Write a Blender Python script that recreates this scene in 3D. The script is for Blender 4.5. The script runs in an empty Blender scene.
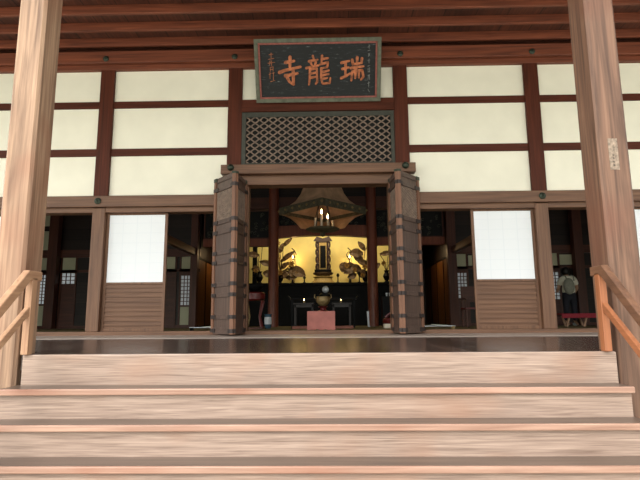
import bpy, bmesh, math, random
from mathutils import Vector, Matrix
random.seed(7)
S = bpy.context.scene
COL = S.collection

# ------------------------------------------------------------------ camera
PITCH, YAW, ROLL = 0.1552, 0.0199, 0.0072
cam_d = bpy.data.cameras.new('camera'); cam = bpy.data.objects.new('camera', cam_d); COL.objects.link(cam)
cam_d.sensor_width = 36; cam_d.lens = 500/640*36; cam_d.clip_start = .05; cam_d.clip_end = 300
fwd = Vector((-math.sin(YAW)*math.cos(PITCH), math.cos(YAW)*math.cos(PITCH), math.sin(PITCH)))
r0 = Vector((math.cos(YAW), math.sin(YAW), 0)); u0 = r0.cross(fwd)
rt = r0*math.cos(ROLL) - u0*math.sin(ROLL); up = rt.cross(fwd)
M = Matrix((rt, up, -fwd)).transposed().to_4x4(); M.translation = Vector((.181, -7.9, .254))
cam.matrix_world = M
S.camera = cam
S.view_settings.view_transform = 'Standard'; S.view_settings.look = 'None'
S.view_settings.gamma = 1; S.view_settings.use_curve_mapping = False
S.view_settings.exposure = 0.42

# ------------------------------------------------------------------ sky
w = bpy.data.worlds.new('overcast_sky'); S.world = w; w.use_nodes = True
nt = w.node_tree; N = nt.nodes; L = nt.links
for n in list(N): N.remove(n)
out = N.new('ShaderNodeOutputWorld'); bg = N.new('ShaderNodeBackground')
tc = N.new('ShaderNodeTexCoord'); sep = N.new('ShaderNodeSeparateXYZ'); L.new(tc.outputs['Generated'], sep.inputs[0])
rmp = N.new('ShaderNodeValToRGB'); e = rmp.color_ramp.elements
e[0].position = 0.0; e[0].color = (.20, .21, .16, 1); e[1].position = .5; e[1].color = (.95, 1.0, 1.0, 1)
k = rmp.color_ramp.elements.new(.06); k.color = (.40, .42, .34, 1)
k = rmp.color_ramp.elements.new(.22); k.color = (1.0, 1.0, .96, 1)
L.new(sep.outputs['Z'], rmp.inputs[0]); L.new(rmp.outputs[0], bg.inputs['Color'])
mm = N.new('ShaderNodeMath'); mm.operation = 'MULTIPLY_ADD'; mm.inputs[1].default_value = -1.3; mm.inputs[2].default_value = 2.6
L.new(sep.outputs['X'], mm.inputs[0]); L.new(mm.outputs[0], bg.inputs['Strength'])
L.new(bg.outputs[0], out.inputs[0])

def light(name, kind, loc, energy, color, size=.1, size_y=None, aim=None):
    d = bpy.data.lights.new(name, kind); d.energy = energy; d.color = color
    if kind == 'AREA':
        d.size = size
        if size_y: d.shape = 'RECTANGLE'; d.size_y = size_y
    elif kind == 'SUN': d.angle = size
    else: d.shadow_soft_size = size
    o = bpy.data.objects.new(name, d); o.location = loc; COL.objects.link(o)
    if aim is not None: o.rotation_euler = (Vector(aim)-Vector(loc)).to_track_quat('-Z', 'Y').to_euler()
    return o
light('soft_sun', 'SUN', (0, 0, 20), 1.6, (1, .97, .9), math.radians(25), aim=(9, 17, 4))
light('altar_fill', 'AREA', (0, 6.7, 3.5), 58, (1, .82, .5), 3.2, .3, aim=(0, 9, 1.9))  # added warm fill for the gold wall, no fixture
light('altar_side_fill', 'AREA', (-2.85, 7.4, 2.2), 3.5, (1, .66, .32), .4, .4, aim=(-3.55, 7.3, 1.3))  # added warm fill on the left gilded panels, no lamp there
light('altar_side_fill', 'AREA', (2.85, 7.4, 2.2), 3.5, (1, .66, .32), .4, .4, aim=(3.55, 7.3, 1.3))  # matching added fill for the right gilded panels

light('hall_fill', 'AREA', (0, 1.2, 4.4), 18, (1, .9, .78), 13, .6, aim=(0, 4.2, 1.8))  # added weak fill that brightens the whole hall, not a ceiling lamp

# ------------------------------------------------------------------ materials
def C(r, g, b):
    f = lambda v: (v/255/12.92) if v/255 <= .04045 else ((v/255+.055)/1.055)**2.4
    return (f(r), f(g), f(b), 1)
def mat(name, color, rough=.6, metal=0, var=.0, scale=4, bump=0, spec=.5, emis=None, es=0, trans=0):
    m = bpy.data.materials.new(name); m.use_nodes = True; t = m.node_tree; b = t.nodes['Principled BSDF']
    b.inputs['Base Color'].default_value = color; b.inputs['Roughness'].default_value = rough
    b.inputs['Metallic'].default_value = metal; b.inputs['Specular IOR Level'].default_value = spec
    if emis: b.inputs['Emission Color'].default_value = emis; b.inputs['Emission Strength'].default_value = es
    if var:
        c = t.nodes.new('ShaderNodeTexCoord'); n = t.nodes.new('ShaderNodeTexNoise'); n.inputs['Scale'].default_value = scale; n.inputs['Detail'].default_value = 6
        t.links.new(c.outputs['Object'], n.inputs['Vector'])
        r = t.nodes.new('ShaderNodeValToRGB'); r.color_ramp.elements[0].position = .3; r.color_ramp.elements[1].position = .7
        r.color_ramp.elements[0].color = tuple(v*(1-var) for v in color[:3])+(1,); r.color_ramp.elements[1].color = tuple(min(1, v*(1+var*.5)) for v in color[:3])+(1,)
        t.links.new(n.outputs['Fac'], r.inputs[0]); t.links.new(r.outputs[0], b.inputs['Base Color'])
        if bump:
            bp = t.nodes.new('ShaderNodeBump'); bp.inputs['Strength'].default_value = bump; bp.inputs['Distance'].default_value = .01
            t.links.new(n.outputs['Fac'], bp.inputs['Height']); t.links.new(bp.outputs[0], b.inputs['Normal'])
    return m
def wood(name, c1, c2, axis='X', rough=.6, fine=38, bump=.25, contrast=.5, boards=None, spec=.4, c3=None, wear=None, streak=.45, long=1.2):
    """grain stretched along one axis; c1 light, c2 dark; boards=(axis, width) tints each board; wear = worn patch colour"""
    m = bpy.data.materials.new(name); m.use_nodes = True; t = m.node_tree; b = t.nodes['Principled BSDF']; nn = t.nodes.new; lk = t.links.new
    b.inputs['Roughness'].default_value = rough; b.inputs['Specular IOR Level'].default_value = spec
    tc = nn('ShaderNodeTexCoord'); oi = nn('ShaderNodeObjectInfo')
    off = nn('ShaderNodeVectorMath'); off.operation = 'MULTIPLY_ADD'; off.inputs[1].default_value = (7, 5, 9)
    lk(oi.outputs['Random'], off.inputs[0]); lk(tc.outputs['Object'], off.inputs[2])
    def noise(sc_long, sc_cross, detail=5, dist=0):
        mp = nn('ShaderNodeMapping'); s = [sc_cross]*3; s['XYZ'.index(axis)] = sc_long; mp.inputs['Scale'].default_value = s
        n = nn('ShaderNodeTexNoise'); n.inputs['Scale'].default_value = 1; n.inputs['Detail'].default_value = detail; n.inputs['Distortion'].default_value = dist
        lk(off.outputs[0], mp.inputs[0]); lk(mp.outputs[0], n.inputs['Vector']); return n.outputs['Fac']
    g1 = noise(long, fine, 4, .6); g2 = noise(.5, 6, 3, 2.4); g3 = noise(1.5, 2.2, 2)
    ma = nn('ShaderNodeMath'); ma.operation = 'MULTIPLY_ADD'; ma.inputs[1].default_value = 1-streak; lk(g1, ma.inputs[0])
    mb_ = nn('ShaderNodeMath'); mb_.operation = 'MULTIPLY'; mb_.inputs[1].default_value = streak; lk(g2, mb_.inputs[0]); lk(mb_.outputs[0], ma.inputs[2])
    r = nn('ShaderNodeValToRGB'); el = r.color_ramp.elements
    el[0].position = .5-.32*(1-contrast)-.03; el[1].position = .5+.32*(1-contrast)+.03; el[0].color = c2; el[1].color = c1
    lk(ma.outputs[0], r.inputs[0]); colr = r.outputs[0]
    if c3 or wear:
        r3 = nn('ShaderNodeValToRGB'); r3.color_ramp.elements[0].position = .5; r3.color_ramp.elements[1].position = .68
        lk(g3, r3.inputs[0]); mx = nn('ShaderNodeMix'); mx.data_type = 'RGBA'
        m3 = nn('ShaderNodeMath'); m3.operation = 'MULTIPLY'; m3.inputs[1].default_value = .6; lk(r3.outputs[0], m3.inputs[0])
        lk(m3.outputs[0], mx.inputs['Factor']); lk(colr, mx.inputs['A']); mx.inputs['B'].default_value = c3 or wear; colr = mx.outputs['Result']
    if boards:
        sp = nn('ShaderNodeSeparateXYZ'); lk(tc.outputs['Object'], sp.inputs[0])
        d = nn('ShaderNodeMath'); d.operation = 'DIVIDE'; d.inputs[1].default_value = boards[1]; lk(sp.outputs['XYZ'.index(boards[0])], d.inputs[0])
        fl = nn('ShaderNodeMath'); fl.operation = 'FLOOR'; lk(d.outputs[0], fl.inputs[0])
        wn = nn('ShaderNodeTexWhiteNoise'); wn.noise_dimensions = '1D'; lk(fl.outputs[0], wn.inputs['W'])
        fr = nn('ShaderNodeMath'); fr.operation = 'FRACT'; lk(d.outputs[0], fr.inputs[0])
        gt = nn('ShaderNodeMath'); gt.operation = 'GREATER_THAN'; gt.inputs[1].default_value = .03; lk(fr.outputs[0], gt.inputs[0])
        mr = nn('ShaderNodeMapRange'); mr.inputs['To Min'].default_value = .6; mr.inputs['To Max'].default_value = 1.15; lk(wn.outputs['Value'], mr.inputs['Value'])
        mu = nn('ShaderNodeMath'); mu.operation = 'MULTIPLY'; lk(mr.outputs[0], mu.inputs[0])
        mg = nn('ShaderNodeMapRange'); mg.inputs['To Min'].default_value = .25; lk(gt.outputs[0], mg.inputs['Value']); lk(mg.outputs[0], mu.inputs[1])
        vm = nn('ShaderNodeVectorMath'); vm.operation = 'SCALE'; lk(colr, vm.inputs[0]); lk(mu.outputs[0], vm.inputs['Scale']); colr = vm.outputs[0]
    lk(colr, b.inputs['Base Color'])
    if bump:
        bp = nn('ShaderNodeBump'); bp.inputs['Strength'].default_value = bump; bp.inputs['Distance'].default_value = .004
        lk(g1, bp.inputs['Height']); lk(bp.outputs[0], b.inputs['Normal'])
    return m
def woods(name, *a, **k): return {ax: wood(f'{name}_{ax.lower()}', *a, axis=ax, **k) for ax in 'XYZ'}

PILLAR_L = wood('lit_weathered_pillar_wood', C(180, 146, 119), C(90, 65, 50), 'Z', .65, 34, .5, .45, c3=C(138, 92, 70))  # left pillar paler: the stronger light there is put into the colour
PILLAR_R = wood('shaded_weathered_pillar_wood', C(132, 98, 78), C(60, 40, 31), 'Z', .6, 34, .5, .45, c3=C(104, 64, 48))  # same wood on the right, its dimmer light put into a darker colour
POSTW = woods('dark_red_wood', C(98, 48, 31), C(54, 25, 16), rough=.6, contrast=.35, spec=.2)
EAVE = woods('eave_wood', C(140, 76, 50), C(72, 36, 25), rough=.55, contrast=.4)
CEILB = wood('ceiling_board_wood', C(106, 60, 42), C(54, 28, 20), 'Y', .6, 24, .2, .4, boards=('X', .5))
NAG = woods('weathered_beam_wood', C(128, 92, 68), C(78, 53, 39), rough=.55, contrast=.4)
DOORW = woods('door_frame_wood', C(138, 96, 72), C(88, 60, 46), rough=.55, contrast=.4)
DOORP = woods('door_panel_wood', C(96, 76, 66), C(58, 43, 37), rough=.5, contrast=.4)
STEP = woods('worn_step_wood', C(176, 152, 137), C(114, 93, 82), rough=.36, fine=90, contrast=.4, c3=C(150, 114, 94), bump=.35, streak=.25, long=3)
STEPT = wood('grey_reflection_tread_wood', C(112, 94, 82), C(70, 56, 49), 'X', .32, 40, .2, .4)  # greyer and darker than the risers: reflected dark underside put into the colour
STEPR = wood('reddish_nosing_wood', C(184, 148, 129), C(130, 96, 80), 'X', .42, 44, .3, .4, c3=C(142, 92, 72))
RAILW = woods('lit_rail_wood', C(190, 150, 118), C(136, 98, 74), rough=.5, contrast=.35)  # left rail paler: bright local light put into the wood colour
RAILO = woods('orange_rail_wood', C(166, 104, 68), C(118, 70, 44), rough=.5, contrast=.35)
RAILD = woods('weathered_dark_rail_wood', C(120, 84, 62), C(72, 48, 36), rough=.5, contrast=.35)
DECK = wood('polished_deck_wood', C(88, 70, 62), C(44, 34, 31), 'Y', .22, 20, .12, .4, boards=('X', .31), spec=.6)
GLAREB = wood('deck_glare_wood', C(170, 155, 145), C(120, 105, 98), 'X', .35, 30, .1, .3)  # pale colour carries the glare on the deck
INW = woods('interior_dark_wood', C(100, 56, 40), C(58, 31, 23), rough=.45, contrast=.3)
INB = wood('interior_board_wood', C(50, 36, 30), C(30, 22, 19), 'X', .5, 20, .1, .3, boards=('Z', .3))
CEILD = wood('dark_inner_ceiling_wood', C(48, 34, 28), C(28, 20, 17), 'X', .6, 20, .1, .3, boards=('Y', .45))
COLW = wood('round_column_wood', C(150, 84, 62), C(104, 56, 42), 'Z', .35, 26, .1, .3)
TATAMI = mat('tatami_straw', C(120, 104, 66), .7, var=.2, scale=30)
PLASTER = mat('cream_plaster', C(244, 240, 222), .85, var=.05, scale=2.2, spec=.2)
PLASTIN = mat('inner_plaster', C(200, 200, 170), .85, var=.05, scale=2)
DARKBOX = mat('black_backing', C(22, 24, 24), .8)
BRONZE = mat('green_bronze', C(58, 66, 54), .5, .6, var=.4, scale=30)
IRON = mat('black_iron', C(56, 46, 43), .5, .3, var=.3, scale=20)
GREYF = mat('faded_green_frame_paint', C(98, 100, 84), .75, var=.35, scale=14)
REDF = mat('faded_red_paint', C(150, 86, 76), .75, var=.3, scale=20)
GRILLE = mat('faded_grille_paint', C(136, 116, 102), .75, var=.3, scale=16)
GRFRAME = mat('dull_green_paint', C(62, 62, 54), .7, var=.25, scale=10)
GRAVEL = mat('pale_gravel', C(200, 194, 182), .9, var=.2, scale=60)
LACQ = mat('black_lacquer', C(11, 11, 13), .45, spec=.12)
TABW = mat('dark_table_wood', C(40, 32, 30), .4, spec=.3, var=.3, scale=9)
BOXW = mat('pale_gilding', C(160, 134, 78), .5, .2, var=.35, scale=20)
REDL = mat('red_lacquer', C(100, 26, 24), .3)
REDB = mat('faded_red_box_paint', C(176, 104, 94), .6, var=.2, scale=6)
GOLDW = mat('gold_leaf_wall_paper', C(240, 222, 140), .55, .0, var=.08, scale=3)
GOLD = mat('old_gilding', C(160, 122, 62), .45, .4, var=.4, scale=18)
DGOLD = mat('dark_gilding', C(92, 68, 42), .55, .1, var=.4, scale=18)
BRASS = mat('dull_brass', C(160, 136, 92), .45, .4, var=.3, scale=12)
FUSUMA = wood('gilded_panel_wood', C(150, 98, 46), C(100, 62, 28), 'Z', .5, 8, .05, .3)
CANOPY = mat('tarnished_canopy_metal', C(200, 165, 132), .6, 0, var=.3, scale=5)
CANOPB = mat('dark_canopy_band', C(98, 94, 74), .5, .1, var=.5, scale=16)
WAX = mat('candle_wax', C(230, 220, 200), .5)
FLAME = mat('candle_flame', C(255, 200, 120), .5, emis=(1, .62, .25, 1), es=14)
WHITE = mat('white_porcelain', C(220, 225, 230), .25)
BLUE = mat('blue_glazed_porcelain', C(70, 100, 120), .25, var=.4, scale=14)
SLIP = mat('old_paper_slip', C(138, 120, 104), .8, var=.6, scale=40)
INK = mat('faded_ink', C(74, 62, 54), .8)
ORANGE = mat('faded_vermilion_gilt', C(184, 106, 64), .65, var=.6, scale=16)
SMALLG = mat('faded_signature_paint', C(150, 92, 60), .7, var=.4, scale=30)
CHIP = mat('chipped_white_paint', C(130, 132, 130), .8, var=.4, scale=30)
CARPET = mat('crimson_felt', C(150, 44, 56), .9, var=.1, scale=10)
SKIN = mat('skin', C(205, 160, 130), .5)
HAIR = mat('black_hair', C(20, 16, 15), .5)
SHIRT = mat('white_cotton', C(245, 242, 225), .8)
BAGM = mat('grey_canvas', C(150, 150, 136), .8, var=.15, scale=20)
TROUS = mat('dark_navy_cloth', C(28, 30, 40), .8)

# sign board: black field with streaks of chipped paint lying along the grain
def signfield():
    m = bpy.data.materials.new('chipped_black_board'); m.use_nodes = True; t = m.node_tree; b = t.nodes['Principled BSDF']; nn = t.nodes.new; lk = t.links.new
    tc = nn('ShaderNodeTexCoord'); mp = nn('ShaderNodeMapping'); mp.inputs['Scale'].default_value = (7, 30, 42)
    n = nn('ShaderNodeTexNoise'); n.inputs['Scale'].default_value = 1; n.inputs['Detail'].default_value = 6; n.inputs['Roughness'].default_value = .7
    lk(tc.outputs['Object'], mp.inputs[0]); lk(mp.outputs[0], n.inputs['Vector'])
    r = nn('ShaderNodeValToRGB'); el = r.color_ramp.elements; el[0].position = .54; el[0].color = C(13, 16, 17); el[1].position = .76; el[1].color = C(150, 154, 152)
    k = el.new(.63); k.color = C(40, 47, 50)
    lk(n.outputs['Fac'], r.inputs[0]); lk(r.outputs[0], b.inputs['Base Color']); b.inputs['Roughness'].default_value = .7
    return m
SIGNM = signfield()

def papermat(name, col, trans=.5):
    m = bpy.data.materials.new(name); m.use_nodes = True; t = m.node_tree; nn = t.nodes.new; lk = t.links.new
    for n in list(t.nodes):
        if n.type == 'BSDF_PRINCIPLED': t.nodes.remove(n)
    o = [n for n in t.nodes if n.type == 'OUTPUT_MATERIAL'][0]
    d = nn('ShaderNodeBsdfDiffuse'); tr = nn('ShaderNodeBsdfTranslucent'); mx = nn('ShaderNodeMixShader'); mx.inputs[0].default_value = trans
    d.inputs[0].default_value = col; tr.inputs[0].default_value = col
    lk(d.outputs[0], mx.inputs[1]); lk(tr.outputs[0], mx.inputs[2]); lk(mx.outputs[0], o.inputs[0])
    return m
PAPER = papermat('shoji_paper', C(244, 247, 250), .12)
PAPERB = papermat('backlit_shoji_paper', C(225, 228, 232), .45)
PAPERT = mat('pasted_paper_strip', C(239, 243, 247), .9)

# ------------------------------------------------------------------ geometry helpers
class MB:
    def __init__(s): s.v = []; s.f = []; s.smooth = False
    def add(s, vs, fs):
        o = len(s.v); s.v += [tuple(v) for v in vs]; s.f += [tuple(i+o for i in f) for f in fs]; return s
    def box(s, x0, x1, y0, y1, z0, z1):
        return s.add([(x0,y0,z0),(x1,y0,z0),(x1,y1,z0),(x0,y1,z0),(x0,y0,z1),(x1,y0,z1),(x1,y1,z1),(x0,y1,z1)],
                     [(0,3,2,1),(4,5,6,7),(0,1,5,4),(1,2,6,5),(2,3,7,6),(3,0,4,7)])
    def bar(s, p, q, wd, th, upv=(0,0,1)):
        """rectangular bar from p to q: wd across (horizontal), th along upv-ish"""
        p = Vector(p); q = Vector(q); d = (q-p).normalized(); u = Vector(upv); a = d.cross(u).normalized(); b = a.cross(d).normalized()
        vs = []
        for c in (p, q):
            for sa, sb in ((-1,-1),(1,-1),(1,1),(-1,1)): vs.append(c+a*sa*wd/2+b*sb*th/2)
        return s.add(vs, [(0,1,2,3),(7,6,5,4),(0,4,5,1),(1,5,6,2),(2,6,7,3),(3,7,4,0)])
    def tube(s, pts, rad, n=8, caps=True):
        pts = [Vector(p) for p in pts]; rads = rad if isinstance(rad, (list, tuple)) else [rad]*len(pts)
        vs = []; fs = []; a = None
        for i, p in enumerate(pts):
            d = (pts[min(i+1, len(pts)-1)]-pts[max(i-1, 0)]).normalized()
            if a is None: a = d.orthogonal().normalized()
            a = (a - d*a.dot(d)).normalized(); b = d.cross(a)
            for k in range(n):
                t = 2*math.pi*k/n; vs.append(p+(a*math.cos(t)+b*math.sin(t))*rads[i])
        for i in range(len(pts)-1):
            for k in range(n):
                k2 = (k+1) % n; fs.append((i*n+k, i*n+k2, (i+1)*n+k2, (i+1)*n+k))
        if caps: fs.append(tuple(range(n-1, -1, -1))); fs.append(tuple((len(pts)-1)*n+k for k in range(n)))
        s.smooth = True; return s.add(vs, fs)
    def lathe(s, prof, c=(0,0,0), n=24, sx=1, sy=1, rot=0):
        vs = []; fs = []
        for (r, z) in prof:
            for k in range(n):
                t = 2*math.pi*k/n+rot; vs.append((c[0]+r*math.cos(t)*sx, c[1]+r*math.sin(t)*sy, c[2]+z))
        for i in range(len(prof)-1):
            for k in range(n):
                k2 = (k+1) % n; fs.append((i*n+k, i*n+k2, (i+1)*n+k2, (i+1)*n+k))
        fs.append(tuple(range(n-1, -1, -1))); fs.append(tuple((len(prof)-1)*n+k for k in range(n)))
        s.smooth = n > 8; return s.add(vs, fs)
    def prism(s, poly, y0, y1):
        """outline in XZ extruded along Y"""
        n = len(poly)
        return s.add([(x, y0, z) for x, z in poly]+[(x, y1, z) for x, z in poly],
                     [tuple(range(n)), tuple(range(2*n-1, n-1, -1))]+[(i, i+n, (i+1) % n+n, (i+1) % n) for i in range(n)])
    def ball(s, c, r, n=12, sx=1, sy=1, sz=1):
        prof = [(max(1e-4, r*math.sin(math.pi*i/8)), -r*math.cos(math.pi*i/8)*sz) for i in range(9)]
        return s.lathe(prof, c, n, sx, sy)
    def xf(s, fn): s.v = [tuple(fn(Vector(v))) for v in s.v]; return s

def mesh_from(name, mb, m, origin):
    me = bpy.data.meshes.new(name); o = Vector(origin)
    me.from_pydata([tuple(Vector(v)-o) for v in mb.v], [], mb.f); me.update()
    bm = bmesh.new(); bm.from_mesh(me); bmesh.ops.recalc_face_normals(bm, faces=bm.faces); bm.to_mesh(me); bm.free()
    me.materials.append(m)
    if mb.smooth:
        for p in me.polygons: p.use_smooth = True
        me.set_sharp_from_angle(angle=math.radians(40))
    return me
WLOC = {}
def link(name, mb, m, parent=None, bevel=0, origin=None, label=None):
    """world-space geometry -> one object; children are stored relative to their parent's place"""
    if parent is not None: org = WLOC[parent.name]
    elif origin is not None: org = Vector(origin)
    else:
        xs = [v[0] for v in mb.v]; ys = [v[1] for v in mb.v]; zs = [v[2] for v in mb.v]
        org = Vector(((min(xs)+max(xs))/2, (min(ys)+max(ys))/2, min(zs)))
    o = bpy.data.objects.new(name, mesh_from(name, mb, m, org)); COL.objects.link(o)
    if parent is not None: o.parent = parent
    else: o.location = org
    WLOC[o.name] = Vector(org)
    if bevel:
        b = o.modifiers.new('edge', 'BEVEL'); b.width = bevel; b.segments = 2; b.limit_method = 'ANGLE'; b.angle_limit = math.radians(50)
    if label: o['label'] = label
    return o
def tag(o, label, cat, group=None, kind=None):
    o['label'] = label; o['category'] = cat
    if group: o['group'] = group
    if kind: o['kind'] = kind
    return o
def thing(name, label, cat, loc, group=None):
    o = bpy.data.objects.new(name, None); o.empty_display_size = .1; COL.objects.link(o); o.location = loc; WLOC[o.name] = Vector(loc)
    return tag(o, label, cat, group)
def struct(name, mb, m, parent=None, bevel=0, label=None):
    o = link(name, mb, m, parent, bevel)
    if parent is None: o['kind'] = 'structure'
    if label: o['label'] = label
    return o
def dup(root, loc, label, group=None):
    c = root.copy(); COL.objects.link(c); c.location = loc; c['label'] = label
    if group: c['group'] = group
    def rec(a, b):
        for ch in list(a.children):
            d = ch.copy(); COL.objects.link(d); d.parent = b; rec(ch, d)
    rec(root, c); return c

# ------------------------------------------------------------------ ground, floors
struct('ground', MB().box(-60, 60, -70, 60, -1.4, -1.28), GRAVEL, label='pale gravel ground in front of the temple')
d = MB(); d.box(-9.2, 9.2, -3.79, .12, -.12, 0); d.box(-2.155, 2.265, -4.079, -3.79, -.12, 0)
struct('floor', d, DECK, label='dark polished veranda floorboards before the hall')
f = MB(); f.box(-9.2, 9.2, .22, 5.92, -.1, .02); f.box(-3.57, 3.57, 5.92, 10, -.1, .02)
struct('floor.001', f, TATAMI, label='straw mat floor of the dim hall interior')
struct('trim_1', MB().box(-9.2, 9.2, -.03, .22, .001, .068), NAG['X'], bevel=.006, label='wooden door sill running along the foot of the wall')
struct('trim_2', MB().box(-9.2, 9.2, -1.25, -.03, .001, .010), GLAREB, bevel=.003, label='pale strip added on the deck as glare along the door sill')  # glare on the deck by the sill, built as a thin pale board

# ------------------------------------------------------------------ staircase
X0, X1 = -2.155, 2.245
st = thing('wooden_staircase', 'wide wooden staircase with worn broad steps rising to the veranda', 'stairs', (.055, -4.9, -1.28))
link('riser', MB().box(X0+.03, X1+.02, -4.12, -4.08, -.27, -.001), STEP['X'], st, .008, label='tall topmost riser under the veranda edge')
zt = [-.222, -.425, -.628, -.835, -1.045]; fr = [-4.345, -4.53, -4.72, -4.91, -5.10]; bk = [-4.12]+[y+.035 for y in fr[:-1]]
for i in range(5):
    link('tread', MB().box(X0+.002, X1-.002, fr[i]+.022, bk[i]+.02, zt[i]-.04, zt[i]), STEPT, st)
    link('nosing', MB().box(X0, X1, fr[i], fr[i]+.022, zt[i]-.042, zt[i]+.001), STEPR, st, .007)
    zb = zt[i+1]-.02 if i < 4 else -1.28
    link('riser', MB().box(X0+.012, X1-.012, fr[i]+.03, fr[i]+.06, zb, zt[i]-.043), STEP['X'], st, .002)
link('stringer', MB().prism([(0, 0)]*0 or [(-2.15, -1.28), (-2.10, -1.28), (-2.10, -.6), (-2.15, -.6)], -4.6, -4.2), STEP['Y'], st)
link('stringer', MB().prism([(2.19, -1.28), (2.24, -1.28), (2.24, -.6), (2.19, -.6)], -4.6, -4.2), STEP['Y'], st)

# handrails
def handrail(x, label, wp, wr):
    t = thing('handrail', label, 'handrail', (x, -4.15, 0))
    sx = 1 if x < 0 else -1
    link('post', MB().box(x-.026, x+.026, -4.155, -4.09, .001, .575), wp['Z'], t, .005)
    link('newel', MB().box(x-.03, x+.03, -5.35, -5.28, -1.28, -.33), wp['Z'], t, .005)
    m = MB(); xr = x-.0*sx
    P = [(-4.03, .59), (-4.19, .59), (-5.36, -.47)]
    n = [(0, 1), (.39, .92), (.67, .74)]; h = .036
    top = [(y, z+h) for y, z in P]; bot = [(y, z-h) for y, z in P]
    bot[1] = (-4.165, .59-h); top[1] = (-4.20, .59+h)
    poly = top+bot[::-1]; k = len(poly)
    m.add([(xr-.026, y, z) for y, z in poly]+[(xr+.026, y, z) for y, z in poly], [tuple(range(k)), tuple(range(2*k-1, k-1, -1))]+[(i, i+k, (i+1) % k+k, (i+1) % k) for i in range(k)])
    link('top_rail', m, wr['Y'], t, .008)
    link('lower_rail', MB().bar((x, -4.14, .335), (x, -5.33, -.62), .036, .052, (0, 0, 1)), wp['Y'], t, .005)
    return t
handrail(-2.098, 'wooden handrail in brightly lit tone down the left end of the stairs', RAILW, RAILW)
handrail(2.196, 'orange brown wooden handrail down the right end of the stairs', RAILO, RAILD)

# ------------------------------------------------------------------ great pillars
def pillar(x0, x1, y0, y1, label, PILLAR):
    m = MB(); c = .022
    o8 = [(x0+c, y0), (x1-c, y0), (x1, y0+c), (x1, y1-c), (x1-c, y1), (x0+c, y1), (x0, y1-c), (x0, y0+c)]
    m.add([(x, y, -1.22) for x, y in o8]+[(x, y, 4.94) for x, y in o8], [tuple(range(7, -1, -1)), tuple(range(8, 16))]+[(i, (i+1) % 8, (i+1) % 8+8, i+8) for i in range(8)])
    t = thing('wooden_pillar', label, 'pillar', ((x0+x1)/2, (y0+y1)/2, -1.28))
    link('shaft', m, PILLAR, t)
    link('base_stone', MB().box(x0-.08, x1+.08, y0-.08, y1+.08, -1.28, -1.21), GRAVEL, t, .015)
    return t
pillar(-2.41, -2.178, -4.11, -3.852, 'square weathered pillar at the left end of the stairs', PILLAR_L)
pillar(2.288, 2.525, -4.11, -3.82, 'square weathered pillar with a paper slip, right of the stairs', PILLAR_R)
t = thing('paper_slip', 'faded paper slip pasted high on the right pillar', 'paper slip', (2.393, -4.112, 1.37))
link('paper', MB().box(2.360, 2.432, -4.1125, -4.1105, 1.375, 1.627), SLIP, t)
m = MB()
for k, z in enumerate((1.41, 1.435, 1.465, 1.49)):
    m.box(2.384, 2.400, -4.1135, -4.1125, z, z+.005); m.box(2.389, 2.393, -4.1135, -4.1125, z-.008, z+.012); m.box(2.395, 2.398, -4.1135, -4.1125, z-.006, z)
link('ink_writing', m, INK, t)

# ------------------------------------------------------------------ front wall
P1, P2, P3 = 1.386, 3.57, 5.755
wf = MB()
wf.box(-9.2, -1.3, .06, .12, 2.24, 4.46); wf.box(1.3, 9.2, .06, .12, 2.24, 4.46); wf.box(-1.3, 1.3, .06, .12, 3.70, 4.46)
struct('wall_front', wf, PLASTER, label='cream plaster upper wall between dark timber posts')
names = {-P3: 'hidden beyond the left pillar', -P2: 'between the two left bays, left of the white screen', -P1: 'left of the entrance doors under the name board',
         P1: 'right of the entrance doors under the name board', P2: 'right of the white screen in the right bay', P3: 'beyond the right pillar'}
for x, nm in names.items():
    t = thing('wall_post', 'dark wooden wall post '+nm, 'post', (x, .1, 0), 'posts along the front wall')
    link('upper_shaft', MB().box(x-.118, x+.118, -.0, .2, 2.25, 4.545), POSTW['Z'], t, .008)
    if abs(x) == P1: link('lower_shaft', MB().box(x-.12, x+.12, 0.0, .2, .069, 2.25), NAG['Z'], t, .008)
    else: link('lower_shaft', MB().box(x-.103, x+.103, -.02, .2, .069, 2.05), NAG['Z'], t, .008)
def cover(x, z, y, parent, r=.05):
    m = MB(); m.add([(x, y, z)], [])
    pr = [(r, 0), (r, .012), (r*.8, .022), (r*.35, .028), (r*.3, .05), (r*.05, .058)]
    q = MB(); q.lathe(pr, (0, 0, 0), 12); q.xf(lambda v: Vector((x+v.x, y-v.z, z+v.y)))
    return link('nail_cover', q, BRONZE, parent)
struct('trim_60', MB().box(-9.2, 9.2, .14, .2, 4.46, 4.944), INW['X'])  # dark board standing in for the shaded gap above the eave beam
# eave beam
t = thing('eave_beam', 'long heavy beam along the wall head behind the name board', 'beam', (0, 0, 4.54))
link('timber', MB().box(-9.2, 9.2, -.10, .13, 4.54, 4.752), EAVE['X'], t, .01)
link('lower_strip', MB().box(-9.2, 9.2, -.02, .13, 4.455, 4.54), EAVE['X'], t, .006)
for x in (-P3, -P2, -P1, P1, P2, P3): cover(x, 4.61, -.10, t)
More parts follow.
